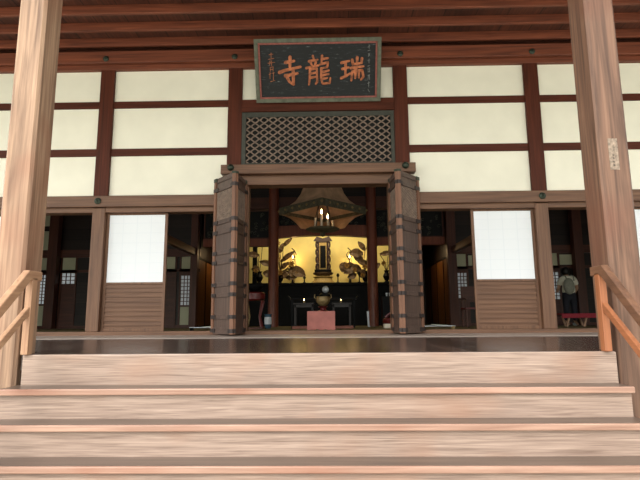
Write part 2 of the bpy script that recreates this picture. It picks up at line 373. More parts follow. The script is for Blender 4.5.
# nageshi either side
for s, nm in ((-1, 'left'), (1, 'right')):
    a, b = sorted((s*1.508, s*9.2))
    t = thing('door_head_beam', f'horizontal beam over the {nm} bays of sliding screens', 'beam', ((a+b)/2, 0, 2.06))
    link('timber', MB().box(a, b, -.07, .19, 2.06, 2.245), NAG['X'], t, .008)
    cover(s*3.57, 2.155, -.07, t, .055); cover(s*5.755, 2.155, -.07, t, .055)
k = 3
for s in (-1, 1):
    bays = [(P1+.118, P2-.118), (P2+.118, P3-.118), (P3+.118, 9.2)]
    for a, b in bays:
        a2, b2 = sorted((s*a, s*b))
        for z0, z1 in ((3.785, 3.903), (2.945, 3.07)):
            struct(f'trim_{k}', MB().box(a2, b2, .03, .1, z0, z1), POSTW['X'], bevel=.004); k += 1
    for a, b in [(P1+.12, P2-.103), (P2+.103, P3-.103), (P3+.103, 9.2)]:
        a2, b2 = sorted((s*a, s*b))
        struct(f'trim_{k}', MB().box(a2, b2, -.01, .19, 1.978, 2.06), NAG['X'], bevel=.004, label='grooved door head strip under the beam'); k += 1

# sliding screens
def shoji(cx, w, label, flip=1):
    t = thing('shoji_screen', label, 'sliding screen', (cx, .1, .069), 'white paper sliding screens along the front wall')
    a, b = cx-w/2, cx+w/2; st_ = .045; z0, z1, zm = .069, 1.976, .83
    m = MB(); m.box(a, a+st_, .06, .1, z0, z1); m.box(b-st_, b, .06, .1, z0, z1); m.box(a+st_, b-st_, .06, .1, z1-.03, z1); m.box(a+st_, b-st_, .06, .1, zm-.02, zm+.015); m.box(a+st_, b-st_, .06, .1, z0, z0+.05)
    link('frame', m, NAG['Z'], t, .003)
    link('paper', MB().box(a+st_, b-st_, .074, .0755, zm+.015, z1-.03), PAPER, t)
    g = MB()
    for i in range(1, 4): x = a+st_+(w-2*st_)*i/4; g.box(x-.006, x+.006, .0757, .09, zm+.015, z1-.03)
    for i in range(1, 7): z = zm+(z1-zm)*i/7; g.box(a+st_, b-st_, .0757, .09, z-.005, z+.005)
    link('lattice', g, NAG['X'], t)
    s = MB()
    for i in range(1, 4): x = a+st_+(w-2*st_)*i/4; s.box(x-.009, x+.009, .0733, .0738, zm+.015, z1-.03)
    for i in range(1, 7): z = zm+(z1-zm)*i/7; s.box(a+st_, b-st_, .0733, .0738, z-.006, z+.006)
    link('paper_seams', s, PAPERT, t)
    link('lower_board', MB().box(a+st_, b-st_, .078, .088, z0+.05, zm-.02), NAG['X'], t)
    q = MB()
    for i in range(9): z = z0+.095+i*.075; q.box(a+st_, b-st_, .064, .078, z-.010, z+.022)
    link('slats', q, NAG['X'], t, .002)
    m = MB()
    for i in range(14): z = z0+.06+i*.05; m.box(a+.012, a+.03, .0575, .06, z, z+.02)
    return t
shoji(-2.962, 1.006, 'white paper screen with slatted foot, left of the entrance doors')
shoji(2.962, 1.006, 'white paper screen with slatted foot, right of the entrance doors')
shoji(5.46, .95, 'white paper screen cut by the right frame edge, past the pillar')
shoji(-5.46, .95, 'white paper screen mostly hidden behind the left pillar')

# ------------------------------------------------------------------ entrance: lintel, grille, folding doors
t = thing('entrance_lintel', 'wide two-tier wooden lintel over the folding entrance doors', 'lintel', (0, 0, 2.39))
link('upper_board', MB().box(-1.563, 1.565, -.17, .0, 2.555, 2.708), NAG['X'], t, .008)
link('lower_board', MB().box(-1.266, 1.266, -.06, .18, 2.395, 2.555), NAG['X'], t, .008)
for x in (-1.40, 1.40):
    q = MB().lathe([(.055, 0), (.055, .02), (.03, .05), (.01, .055)], (0, 0, 0), 14); q.xf(lambda v, x=x: Vector((x+v.x, -.17-v.z, 2.655+v.y)))
    link('nail_cover', q, BRONZE, t)
t = thing('entrance_jambs', 'pair of narrow upright jambs inside the entrance doorway', 'door frame', (0, .05, .089))
for s in (-1, 1):
    a, b = sorted((s*1.13, s*1.264)); link('jamb', MB().box(a, b, .01, .17, .069, 2.394), NAG['Z'], t, .006)
t = thing('transom_beam', 'horizontal beam between the name board and the grille', 'beam', (0, 0, 3.68))
link('timber', MB().box(-1.267, 1.267, -.03, .055, 3.665, 3.875), POSTW['X'], t, .006)

gx0, gx1, gz0, gz1 = -1.195, 1.205, 2.785, 3.575
t = thing('transom_grille', 'carved openwork grille above the entrance, below the name board', 'grille', (0, 0, 2.71))
m = MB(); m.box(-1.265, gx0, .0, .08, 2.71, 3.662); m.box(gx1, 1.265, .0, .08, 2.71, 3.662); m.box(gx0, gx1, .0, .08, gz1, 3.662); m.box(gx0, gx1, .0, .08, 2.71, gz0)
link('frame', m, GRFRAME, t, .006)
link('backing', MB().box(-1.265, 1.265, .10, .115, 2.71, 3.662), DARKBOX, t)
m = MB(); px_, pz_ = (gx1-gx0)/16, (gz1-gz0)/7.2
def oval(cx, cz):
    n = 16; wd = .008; A_, B_ = px_*.33, pz_*.40
    for i in range(n):
        a0 = 2*math.pi*i/n; a1 = 2*math.pi*(i+1)/n; am = (a0+a1)/2
        if not (gx0 < cx+A_*math.cos(am) < gx1 and gz0 < cz+B_*math.sin(am) < gz1): continue
        vs = []
        for a in (a0, a1):
            for rr in (-wd*.4, wd):
                for y in (.012, .035): vs.append((cx+(A_+rr)*math.cos(a), y, cz+(B_+rr)*math.sin(a)))
        m.add(vs, [(0, 2, 6, 4), (1, 5, 7, 3), (0, 4, 5, 1), (2, 3, 7, 6)])
for i in range(0, 17):
    for j in range(0, 9): oval(gx0+i*px_, gz0+(j-.2)*pz_)
sl = pz_/px_; wx = gx1-gx0
for sg_ in (1, -1):
    for j in range(-20, 30):
        zl = gz0+(j+.3)*pz_
        if sg_ < 0: zl += 0
        A_ = (0, zl); B_ = (wx, zl+sg_*sl*wx)
        def cl(z): return min(gz1, max(gz0, z))
        za_, zb_ = cl(A_[1]), cl(B_[1])
        if za_ == zb_: continue
        xa = (za_-zl)/(sg_*sl); xb = (zb_-zl)/(sg_*sl)
        m.bar((gx0+xa, .022, za_), (gx0+xb, .022, zb_), .017, .015, (0, 1, 0))
link('lattice', m, GRILLE, t)

# folding doors: each door = two leaves
def leaf(parent, F, E, side, tall=2.46):
    """leaf standing from fold edge F to far edge E (plan points); side = which side its thickness lies"""
    F = Vector(F); E = Vector(E); d = (E-F); wd = d.length; d.normalize(); nrm = Vector((-d.y, d.x))*side; th = .058
    def tr(v): return Vector((F.x+d.x*v.x+nrm.x*v.y, F.y+d.y*v.x+nrm.y*v.y, v.z))
    z0 = .03; H = tall
    def add(name, mb, m, par, bev=0): mb.xf(tr); return link(name, mb, m, par, bev)
    sw = .062; fr_ = MB()
    fr_.box(0, sw, 0, th, z0, H); fr_.box(wd-sw, wd, 0, th, z0, H)
    o = add('door_leaf', fr_, DOORW['Z'], parent, .005)
    rails = [(z0, .13), (.25, .315), (.575, .64), (.735, .80), (1.075, 1.14), (1.225, 1.29), (1.545, 1.61), (1.705, 1.775), (2.24, 2.30), (2.385, H)]
    m = MB()
    for a, b in rails: m.box(sw, wd-sw, .008, th-.008, a, b)
    add('rails', m, DOORP['X'], o, .003)
    m = MB()
    for (a0, b0), (a1, b1) in zip(rails[:-1], rails[1:]):
        if abs(b0-1.775) < .01: continue
        m.box(sw, wd-sw, .022, .036, b0, a1)
    add('panel', m, DOORP['Z'], o)
    m = MB(); za, zb = 1.775, 2.24; w_ = wd-2*sw
    nn_ = 9; pz = w_/nn_*2
    def clipbar(x0, z0_, sl):
        # diagonal bar from (x0,z0) slope sl, clipped to the opening
        pts = []
        for tpar in (0, 1):
            pass
        xs_ = [0, w_]; seg = []
        for x in xs_: seg.append((x, z0_+sl*(x-x0)))
        (xa, a), (xb, b) = seg
        def cl(x, z):
            if z < za: return (x0+(za-z0_)/sl, za)
            if z > zb: return (x0+(zb-z0_)/sl, zb)
            return (x, z)
        if max(a, b) <= za or min(a, b) >= zb: return
        A = cl(xa, a); B = cl(xb, b)
        if (Vector(A)-Vector(B)).length < .02: return
        m.bar((sw+A[0], .029, A[1]), (sw+B[0], .029, B[1]), .012, .010, (0, 1, 0))
    i = -30
    while i < 30:
        clipbar(0, za+i*.042, 1.0); clipbar(0, za+i*.042, -1.0); i += 1
    add('lattice', m, GRILLE, o)
    for (a, b) in [rails[j] for j in (0, 1, 2, 3, 4, 5, 6, 7, 8)]:
        q = MB(); zc = (a+b)/2; hh = .028
        for xx in (0, wd):
            s0, s1 = (-.004, .135) if xx == 0 else (wd-.135, wd+.004)
            q.box(s0, s1, -.004, .0075, zc-hh, zc+hh); q.box(s0, s1, th-.0075, th+.004, zc-hh, zc+hh)
            e0, e1 = (-.004, .0) if xx == 0 else (wd, wd+.004)
            q.box(e0, e1, -.004, th+.004, zc-hh, zc+hh)
        add('metal_strap', q, IRON, o)
    q = MB(); zc = H-.03
    q.box(-.004, .09, -.004, th+.004, H-.03, H+.004); q.box(wd-.09, wd+.004, -.004, th+.004, H-.05, H+.004)
    add('metal_cap', q, BRONZE, o)
    return o
t = thing('door_1', 'folded wooden double-leaf door at the left of the entrance', 'door', (-1.24, -.3, .02)); t['kind'] = 'structure'
leaf(t, (-1.236, -.63), (-1.665, -.15), -1); leaf(t, (-1.224, -.63), (-1.145, -.01), 1)
t = thing('door_2', 'folded wooden double-leaf door at the right of the entrance', 'door', (1.21, -.3, .02)); t['kind'] = 'structure'
leaf(t, (1.209, -.63), (1.615, -.14), 1); leaf(t, (1.197, -.63), (1.125, -.01), -1)

# ------------------------------------------------------------------ name board
A = math.atan2(.42, .90); ca, sa = math.cos(A), math.sin(A); SB = Vector((.015, -.075, 3.79))
def sg(v): return Vector((SB.x+v.x, SB.y - v.z*sa - (v.y)*ca*-1*-1, SB.z + v.z*ca - v.y*sa*1))
# local: x right, z up along the board, y = outwards from its face
def sg(v): return Vector((SB.x+v.x, SB.y - v.z*sa - v.y*ca, SB.z + v.z*ca - v.y*sa))
SW, SH = 2.05, .99
t = NB = thing('name_board', 'black temple name board with faded orange characters over the entrance', 'sign', (.015, -.075, 3.79))
nbb = link('board', MB().box(-SW/2+.05, SW/2-.05, -.07, -.02, .05, SH-.05).xf(sg), SIGNM, t)
m = MB(); fw = .062
m.box(-SW/2, SW/2, -.07, .02, 0, fw); m.box(-SW/2, SW/2, -.07, .02, SH-fw, SH); m.box(-SW/2, -SW/2+fw, -.07, .02, fw, SH-fw); m.box(SW/2-fw, SW/2, -.07, .02, fw, SH-fw)
link('frame', m.xf(sg), GREYF, t, .006)
m = MB(); a = SW/2-fw; b = .028
m.box(-a, a, -.03, .004, fw, fw+b); m.box(-a, a, -.03, .004, SH-fw-b, SH-fw); m.box(-a, -a+b, -.03, .004, fw+b, SH-fw-b); m.box(a-b, a, -.03, .004, fw+b, SH-fw-b)
link('inner_border', m.xf(sg), REDF, t, .004)
def capsule(m, p, q, w0, w1, y0, y1):
    p = Vector(p); q = Vector(q); d = (q-p); ang = math.atan2(d.y, d.x) if d.length > 1e-6 else 0
    pts = []
    for k_ in range(6): tt = ang+math.pi/2+math.pi*k_/5; pts.append((p.x+w0*math.cos(tt), p.y+w0*math.sin(tt)))
    for k_ in range(6): tt = ang-math.pi/2+math.pi*k_/5; pts.append((q.x+w1*math.cos(tt), q.y+w1*math.sin(tt)))
    n = len(pts); m.add([(x, y0, z) for x, z in pts]+[(x, y1, z) for x, z in pts], [tuple(range(n)), tuple(range(2*n-1, n-1, -1))]+[(i, i+n, (i+1) % n+n, (i+1) % n) for i in range(n)])
def glyph(strokes, cx, top, w_, h_, wd, material, nm='character', lab=None):
    m = MB(); y = .0
    for s in strokes:
        pts = [(cx+(u-.5)*w_, SH-(top+v*h_)) for u, v in s]
        y += .0004
        n = len(pts)
        for i in range(n-1):
            f0 = 1.0 if i == 0 else .85; f1 = .72 if i == n-2 else .85
            capsule(m, pts[i], pts[i+1], wd*f0, wd*f1, -.02, -.008+y)
    return link(nm, m.xf(sg), material, nbb, label=lab)
ZUI = [[(.02,.2),(.36,.12)],[(.06,.46),(.33,.4)],[(.0,.85),(.2,.78),(.4,.66)],[(.2,.16),(.19,.8)],[(.72,-.02),(.71,.24)],[(.5,.08),(.52,.27),(.93,.22)],[(.93,.03),(.92,.22)],
       [(.44,.43),(1.0,.36)],[(.72,.38),(.6,.55)],[(.5,.58),(.46,.96)],[(.5,.58),(.95,.52),(1.0,.8),(.9,.93)],[(.65,.56),(.63,.86)],[(.8,.55),(.8,.84)]]
RYU = [[(.27,-.02),(.31,.07)],[(.1,.16),(.48,.11)],[(.18,.21),(.22,.3)],[(.4,.19),(.35,.3)],[(-.02,.4),(.2,.36),(.52,.31)],[(.14,.46),(.12,.78),(.08,1.0)],[(.14,.46),(.44,.42),(.45,.9),(.38,.98)],[(.16,.6),(.42,.57)],[(.16,.75),(.42,.72)],
       [(.68,-.02),(.65,.2)],[(.68,.09),(.94,.06)],[(.6,.27),(.93,.21),(.9,.38),(.66,.42)],[(.64,.42),(.62,.82),(.7,.98),(1.0,.95),(1.03,.78)],[(.7,.55),(.97,.5)],[(.7,.67),(.96,.63)],[(.7,.8),(.9,.77)]]
JI = [[(.28,.17),(.72,.12)],[(.52,-.02),(.5,.36)],[(-.04,.53),(.3,.45),(1.04,.34)],[(.25,.66),(.88,.58)],[(.66,.48),(.66,.98),(.48,.9)],[(.36,.74),(.44,.87)]]
glyph(ZUI, .56, .31, .36, .36, .023, ORANGE); glyph(RYU, .005, .28, .37, .43, .0205, ORANGE); glyph(JI, -.455, .29, .32, .42, .027, ORANGE)
sig = [[(.2,.0),(.8,-.02)],[(.5,-.06),(.5,.1)],[(.1,.15),(.9,.12)],[(.3,.2),(.2,.34)],[(.5,.2),(.5,.36)],[(.0,.28),(1.0,.25)],[(.3,.42),(.75,.4),(.7,.55)],[(.3,.42),(.3,.56)],[(.3,.5),(.7,.48)],
       [(.1,.66),(.4,.62)],[(.25,.6),(.2,.8)],[(.6,.62),(.9,.6)],[(.75,.6),(.7,.85),(.95,.88)],[(.3,.9),(.7,.88)]]
glyph(sig, -.755, .24, .11, .46, .006, SMALLG, 'signature_characters', 'small faded signature column at the left of the board')
dat = [[(.2,.02),(.8,.0)],[(.5,-.02),(.5,.06)],[(.2,.1),(.8,.09)],[(.3,.16),(.7,.2)],[(.7,.15),(.3,.22)],[(.2,.3),(.8,.29)],[(.5,.27),(.5,.36)],[(.2,.42),(.8,.4)],[(.3,.46),(.3,.54)],[(.7,.45),(.7,.54)],[(.3,.54),(.7,.53)],
       [(.2,.62),(.8,.6)],[(.4,.6),(.3,.7)],[(.6,.6),(.75,.7)],[(.2,.78),(.8,.76)],[(.5,.74),(.5,.86)],[(.3,.9),(.7,.96)]]
glyph(dat, .83, .13, .06, .74, .004, CHIP, 'date_characters', 'tiny pale character column at the right of the board')

# ------------------------------------------------------------------ ceiling under the eaves
struct('ceiling', MB().box(-9.4, 9.4, -5.5, .25, 4.946, 5.04), CEILB, label='red brown boards under the deep eaves')
struct('roof_eave', MB().box(-9.6, 9.6, -5.6, 10.4, 5.05, 5.3), POSTW['X'])
ordn = ['first', 'second', 'third', 'fourth', 'fifth', 'sixth', 'seventh', 'eighth', 'ninth', 'tenth', 'eleventh', 'twelfth']
for i in range(12):
    y = -.178-.446*i
    tag(link('ceiling_batten', MB().box(-9.3, 9.3, y, y+.05, 4.80, 4.945), EAVE['X'], bevel=.006), f'{ordn[i]} red brown ceiling batten out from the front wall', 'batten', 'battens under the eaves')

# ------------------------------------------------------------------ hall interior shell
H9 = 9.2
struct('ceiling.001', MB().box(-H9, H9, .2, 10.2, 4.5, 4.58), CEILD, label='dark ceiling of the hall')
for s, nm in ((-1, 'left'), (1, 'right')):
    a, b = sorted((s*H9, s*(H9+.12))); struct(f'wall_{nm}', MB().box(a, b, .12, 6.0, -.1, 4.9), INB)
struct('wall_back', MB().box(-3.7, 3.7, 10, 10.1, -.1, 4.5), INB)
GY = 5.9
def back_side(s, nm):
    """rear wall of a side aisle: dark boards above, transom strips, backlit screens"""
    m = MB(); x0, x1 = 3.45, H9
    def B(a, b, z0, z1, y0=GY+.06, y1=GY+.1):
        p, q = sorted((s*a, s*b)); m.box(p, q, y0, y1, z0, z1)
    B(x0, x1, 2.2, 4.5) if s > 0 else (B(x0, 7.45, 2.2, 4.5), B(7.45, x1, 3.3, 4.5))
    return m
m = back_side(-1, 'left'); struct('wall_back_left', m, INB)
m = back_side(1, 'right'); struct('wall_back_right', m, INB)
def bb(a, b, z0, z1, y0=GY, y1=GY+.1): return MB().box(min(a, b), max(a, b), y0, y1, z0, z1)
tk = 40
def trim(mb, mt, lab=None):
    global tk
    o = struct(f'trim_{tk}', mb, mt, label=lab); tk += 1; return o
for s in (-1, 1):
    trim(bb(s*3.45, s*H9, 1.98, 2.2, GY-.04, GY+.1), INW['X'], 'dark door head beam across the side aisle')
    trim(bb(s*3.45, s*H9, .02, .1), INW['X'])
    trim(bb(s*3.45, s*H9, 1.56, 1.64), INW['X'])
for x0, x1, z0, z1 in ((-8.1, -7.7, 2.9, 3.28), (-8.1, -7.7, 2.2, 2.75)): trim(bb(x0, x1, z0, z1, GY+.04, GY+.06), PLASTIN, 'cream plaster patch on the aisle rear wall')
trim(bb(-9.2, -7.45, 2.2, 3.3, GY+.06, GY+.1), INB)
def inner_post(x, w_, label, y=GY-.146, h=4.49):
    return tag(link('hall_post', MB().box(x-w_/2, x+w_/2, y-.1, y+.1, .02, h), INW['Z'], bevel=.006), label, 'post', 'square posts inside the hall')
inner_post(-3.555, .19, 'square dark post beside the gilded panels, left side aisle')
inner_post(3.5, .24, 'square dark post beside the gilded panels, right side aisle')
inner_post(-7.5, .26, 'square dark post deep in the far left bay')
inner_post(6.92, .24, 'square dark post behind the visitor in the far right bay')

def window(s_a, s_b, label_n, low=True, zb=.66, zt_=1.5, cream=(1.66, 1.96)):
    pass
wn = 1
def aisle_screen(a, b, kind, z0=.7, z1=1.5, nx=3, nzz=8, lowpl=True):
    """a backlit screen window between X a and b of the rear wall"""
    global wn
    a, b = min(a, b), max(a, b)
    e_ = bpy.data.objects.new(f'window_{wn}', None); COL.objects.link(e_); e_.location = ((a+b)/2, GY, .1); WLOC[e_.name] = Vector(e_.location); e_['kind'] = 'structure'; wn += 1
    m = MB(); m.box(a-.05, a, GY, GY+.06, .1, 1.98); m.box(b, b+.05, GY, GY+.06, .1, 1.98); m.box(a, b, GY, GY+.06, z0-.05, z0); m.box(a, b, GY, GY+.06, z1, 1.64)
    link('window_frame', m, INW['Z'], e_)
    link('transom_plaster', MB().box(a, b, GY+.02, GY+.05, 1.64, 1.98), PLASTIN, e_)
    if kind == 'lit':
        link('paper', MB().box(a, b, GY+.03, GY+.032, z0, z1), PAPERB, e_)
        g = MB()
        for i in range(1, nx): x = a+(b-a)*i/nx; g.box(x-.009, x+.009, GY+.005, GY+.029, z0, z1)
        for i in range(1, nzz): z = z0+(z1-z0)*i/nzz; g.box(a, b, GY+.005, GY+.029, z-.009, z+.009)
        link('lattice', g, INW['Z'], e_)
    else:
        link('board', MB().box(a, b, GY+.02, GY+.05, z0, z1), INW['X'], e_)
        for zz in (.72, 1.05, 1.33): pass
    link('lower_board', MB().box(a, b, GY+.02, GY+.05, .1, z0-.05), PLASTIN if lowpl else INW['X'], e_)
    return e_
aisle_screen(-3.965, -3.69, 'lit', .64, 1.45, 3, 8)
aisle_screen(-4.41, -4.14, 'board', .66, 1.45, lowpl=False)
aisle_screen(-8.1, -7.68, 'lit', .70, 1.50, 5, 9)
aisle_screen(-7.32, -6.95, 'lit', 1.25, 1.55, 3, 3, lowpl=False)
aisle_screen(3.68, 3.93, 'lit', .77, 1.46, 3, 7, lowpl=False)
aisle_screen(6.15, 6.43, 'lit', .72, 1.46, 3, 8, lowpl=False)
# boards closing the rest of the rear wall
def fill(a, b): trim(bb(a, b, .1, 1.98, GY+.03, GY+.1), INB)
for a, b in ((-9.2, -8.15), (-7.63, -7.37), (-6.9, -4.46), (-4.09, -4.015), (3.45, 3.63), (3.98, 6.1), (6.48, 9.2)): fill(a, b)
trim(bb(6.5, 6.85, 1.66, 1.94, GY+.0, GY+.03), PLASTIN, 'cream plaster patch above the visitor')
trim(bb(4.0, 4.1, 1.66, 1.94, GY+.0, GY+.03), PLASTIN)

# side beams running into the depth above the gilded panels
for s, nm in ((-1, 'left'), (1, 'right')):
    tag(link('hall_beam', MB().box(s*3.57-.07, s*3.57+.07, .25, 5.78, 1.99, 2.17), INW['Y'], bevel=.006), f'dark beam running into the hall over the {nm} gilded panels', 'beam', 'beams inside the hall')
    p = thing('gilded_sliding_panels', f'gilded sliding panels along the {nm} side of the altar room', 'sliding panels', (s*3.57, 8, .02), 'gilded panels flanking the altar room')
    for k_ in range(4):
        y0 = 6.02+k_*.98
        link('panel', MB().box(s*3.57-.02, s*3.57+.02, y0+.03, y0+.95, .06, 1.94), FUSUMA, p)
        m = MB(); m.box(s*3.57-.03, s*3.57+.03, y0, y0+.03, .03, 1.98); m.box(s*3.57-.03, s*3.57+.03, y0+.95, y0+.98, .03, 1.98); m.box(s*3.57-.03, s*3.57+.03, y0+.03, y0+.95, .03, .06); m.box(s*3.57-.03, s*3.57+.03, y0+.03, y0+.95, 1.94, 1.98)
        link('panel_frame', m, LACQ, p)
    a, b = sorted((s*3.54, s*3.66)); trim(MB().box(a, b, 6.0, 10, 1.99, 4.5), INB)
    # low barrier pole
    b_ = thing('low_barrier', f'low white barrier pole on the floor inside the {nm} doorway', 'barrier', (s*2.45, 2.2, .02))
    link('pole', MB().tube([(s*1.9, 2.2, .085), (s*2.65, 2.2, .085)], .012), WHITE, b_)
    for xx in (1.95, 2.6): link('foot', MB().box(s*xx-.03, s*xx+.03, 2.16, 2.24, .02, .08), BRASS if s > 0 else LACQ, b_, .004)

# round columns and beams of the altar front
for s, nm in ((-1, 'left'), (1, 'right')):
    o = link('round_column', MB().lathe([(.15, 0), (.142, .05), (.142, 4.46)], (s*1.36-.02, GY-.1, .03), 28), COLW)
    tag(o, f'smooth round brown column {nm} of the altar', 'column', 'round columns before the altar')
t = thing('altar_front_beam', 'dark beams and carved panels spanning above the altar front', 'beam', (0, GY, 2.24))
m = MB(); n = 24
pts = [(-1.25+2.5*i/n, 2.47+.06*math.sin(math.pi*i/n)) for i in range(n+1)]+[(1.25-2.5*i/n, 2.80+.03*math.sin(math.pi*i/n)) for i in range(n+1)]
m.prism(pts, GY-.1, GY+.1); link('curved_beam', m, COLW, t)
for s in (-1, 1):
    a, b = sorted((s*1.47, s*3.36)); link('side_beam', MB().box(a, b, GY-.08, GY+.08, 2.24, 2.455), COLW, t, .006)
link('upper_beam', MB().box(-3.36, 3.36, GY-.09, GY+.09, 3.29, 3.63), INW['X'], t, .006)
link('top_board', MB().box(-3.36, 3.36, GY, GY+.06, 3.63, 4.5), INB, t)
def carve(a, b, z0, z1, nm):
    m = MB(); m.box(a, b, GY+.02, GY+.05, z0, z1)
    link('carved_backing', m, DARKBOX, t)
    m = MB(); rr = random.Random(int(a*10))
    for i in range(int((b-a)*26)):
        x = rr.uniform(a+.08, b-.08); z = rr.uniform(z0+.07, z1-.07); r = rr.uniform(.03, .06); pp = []
        for k_ in range(9): tt = k_*.7+rr.random(); pp.append((x+r*math.cos(tt)*(1-k_*.08), GY+.005, z+r*math.sin(tt)*(1-k_*.08)))
        m.tube(pp, .012, 5)
    link('carving', m, mat(nm, C(70, 72, 58), .6, var=.4, scale=10), t)
    m = MB(); m.box(a, b, GY-.02, GY+.05, z0, z0+.035); m.box(a, b, GY-.02, GY+.05, z1-.035, z1)
    for x in (a, (a+b)/2-.02, b-.04): m.box(x, x+.04, GY-.02, GY+.05, z0+.035, z1-.035)
    link('carving_frame', m, INW['X'], t)
carve(-3.36, -1.46, 2.46, 3.28, 'dim_carving_left'); carve(1.44, 3.36, 2.46, 3.28, 'dim_carving_right'); carve(-1.28, 1.24, 2.79, 3.28, 'dim_carving_mid')

# ------------------------------------------------------------------ gold wall and altar
struct('wall_gold', MB().box(-2.66, 2.66, 9.0, 9.06, 1.0, 4.4), GOLDW, label='glowing gold wall behind the altar')
for s_ in (-1, 1): struct('wall_altar_left' if s_ < 0 else 'wall_altar_right', MB().box(min(s_*2.68, s_*2.76), max(s_*2.68, s_*2.76), 6.1, 9.9, .02, 4.49), INB)
t = thing('altar_platform', 'long black lacquered altar platform before the gold wall', 'altar', (0, 7.9, .02))
link('body', MB().box(-2.58, 2.58, 7.35, 8.9, .02, 1.24), LACQ, t, .01)
link('top', MB().box(-2.64, 2.64, 7.25, 8.95, 1.24, 1.32), LACQ, t, .01)
for i in range(4):
    x = -1.8+i*1.2; m = MB(); m.box(x-.48, x+.48, 7.335, 7.35, .95, .965); m.box(x-.48, x+.48, 7.335, 7.35, .3, .315); m.box(x-.48, x-.465, 7.335, 7.35, .315, .95); m.box(x+.465, x+.48, 7.335, 7.35, .315, .95)
    link('panel_moulding', m, LACQ, t)
for x in (-2.62, -2.1): # uprights of the side shelf, left outer side
    pass
# dark uprights against gold wall
for s, nm in ((-1, 'left'), (1, 'right')):
    tag(link('altar_screen_post', MB().box(s*2.28-.07, s*2.28+.07, 8.3, 8.44, 1.321, 3.4), LACQ), f'black lacquered upright before the gold wall, {nm} of the columns', 'post', 'black uprights on the altar')

# memorial tablet
tb = thing('memorial_tablet', 'tall dark memorial tablet with scalloped gilt frame, centre of altar', 'memorial tablet', (-.04, 8.0, 1.321))
cx = -.045
link('base', MB().lathe([(.42, 0), (.44, .05), (.36, .08), (.30, .13), (.28, .2), (.33, .24), (.20, .27)], (cx, 8.1, 1.32), 24, 1, .5), BOXW, tb)
link('pedestal', MB().lathe([(.20, 0), (.30, .04), (.33, .1), (.24, .13), (.2, .17)], (cx, 8.1, 1.59), 20, 1, .5), DGOLD, tb)
m = MB()
for s in (-1, 1):
    for k_ in range(4):
        z = 1.88+k_*.24; m.tube([(cx+s*(.17+.05*math.cos(a_*math.pi/5)), 8.05, z+.115*math.sin(a_*math.pi/5)) for a_ in range(-5, 6)], .035, 6)
m.box(cx-.18, cx+.18, 8.05, 8.12, 1.76, 2.78); m.prism([(cx-.3, 2.72), (cx-.2, 2.86), (cx, 2.80), (cx+.2, 2.86), (cx+.3, 2.72), (cx, 2.66)], 8.0, 8.12)
link('scalloped_frame', m, mat('tablet_red_brown', C(52, 28, 24), .4, var=.5, scale=12), tb)
link('gilt_border', MB().box(cx-.118, cx+.118, 8.015, 8.05, 1.80, 2.66), BOXW, tb)
link('panel', MB().box(cx-.088, cx+.088, 8.005, 8.015, 1.84, 2.56), LACQ, tb)
link('foot', MB().box(cx-.27, cx+.27, 7.95, 8.15, 1.71, 1.79), LACQ, tb, .01)

# candlesticks with flames
def flame(x, y, z, par, s=1, e=None):
    link('flame', MB().lathe([(.001, 0), (.016*s, .018*s), (.019*s, .038*s), (.01*s, .07*s), (.001, .1*s)], (x, y, z), 10), FLAME, par)
def candlestick(x, y, nm):
    c = thing('candlestick', f'lit candle on a black stand {nm} of the memorial tablet', 'candlestick', (x, y, 1.321), 'candlesticks on the altar')
    link('stand', MB().lathe([(.16, 0), (.15, .04), (.05, .07), (.035, .2), (.09, .26), (.04, .3), (.035, .42), (.11, .47), (.12, .52)], (x, y, 1.322), 16), LACQ, c)
    link('candle', MB().lathe([(.016, 0), (.018, .38)], (x, y, 1.842), 10), DGOLD, c)
    flame(x, y, 2.225, c, 1.1)
    m = MB(); k0 = 2.38
    for a0 in (0, 2.1, 4.2):
        m.tube([(x+.1*math.cos(a0+q*.5)*(1-q*.08), y+.25, k0+.035*q*math.cos(a0)+.1*math.sin(a0+q*.5)*.7) for q in range(7)], .016, 5)
    m.tube([(x+.02, y+.25, 1.33), (x+.12, y+.25, 1.9), (x+.03, y+.25, k0)], .008, 5)
    link('curled_ornament', m, IRON, c)
    light('candle_or_fill_light', 'POINT', (x+.09, y+.12, 2.2), 4.5, (1, .6, .25), .04)
    return c
candlestick(-1.06, 8.6, 'left'); candlestick(.83, 8.6, 'right')
light('candle_or_fill_light', 'POINT', (0, 8.4, 1.5), 1.2, (1, .6, .25), .1)  # added warm fill behind the tablet, no candle stands here

# gilded lotus arrangements
def leafshape(m, p, d, ln, wd, up_=(0, -.3, 1)):
    """cupped leaf blade from p along d"""
    p = Vector(p); d = Vector(d).normalized(); a = d.cross(Vector((0, -1, .1))).normalized(); nn = a.cross(d).normalized(); vs = []; fs = []
    K = 8
    for i in range(K+1):
        u_ = i/K; wv = wd*math.sin(math.pi*min(.98, max(.04, u_)))**.7; c = p+d*ln*u_+nn*(.05*math.sin(math.pi*u_))
        for j in (-1, 0, 1):
            for th in (-.006, .006): vs.append(c+a*wv*j/1+nn*(.03*abs(j)+th+.01*math.sin(i*2.5)))
    for i in range(K):
        o = i*6
        for (q, r) in ((0, 2), (2, 4)): fs.append((o+q, o+r, o+r+6, o+q+6)); fs.append((o+q+1, o+q+7, o+r+7, o+r+1))
        fs.append((o, o+6, o+7, o+1)); fs.append((o+4, o+5, o+11, o+10))
    fs.append((0, 1, 3, 2)); fs.append((2, 3, 5, 4)); o = K*6; fs.append((o, o+2, o+3, o+1)); fs.append((o+2, o+4, o+5, o+3))
    m.add(vs, fs)
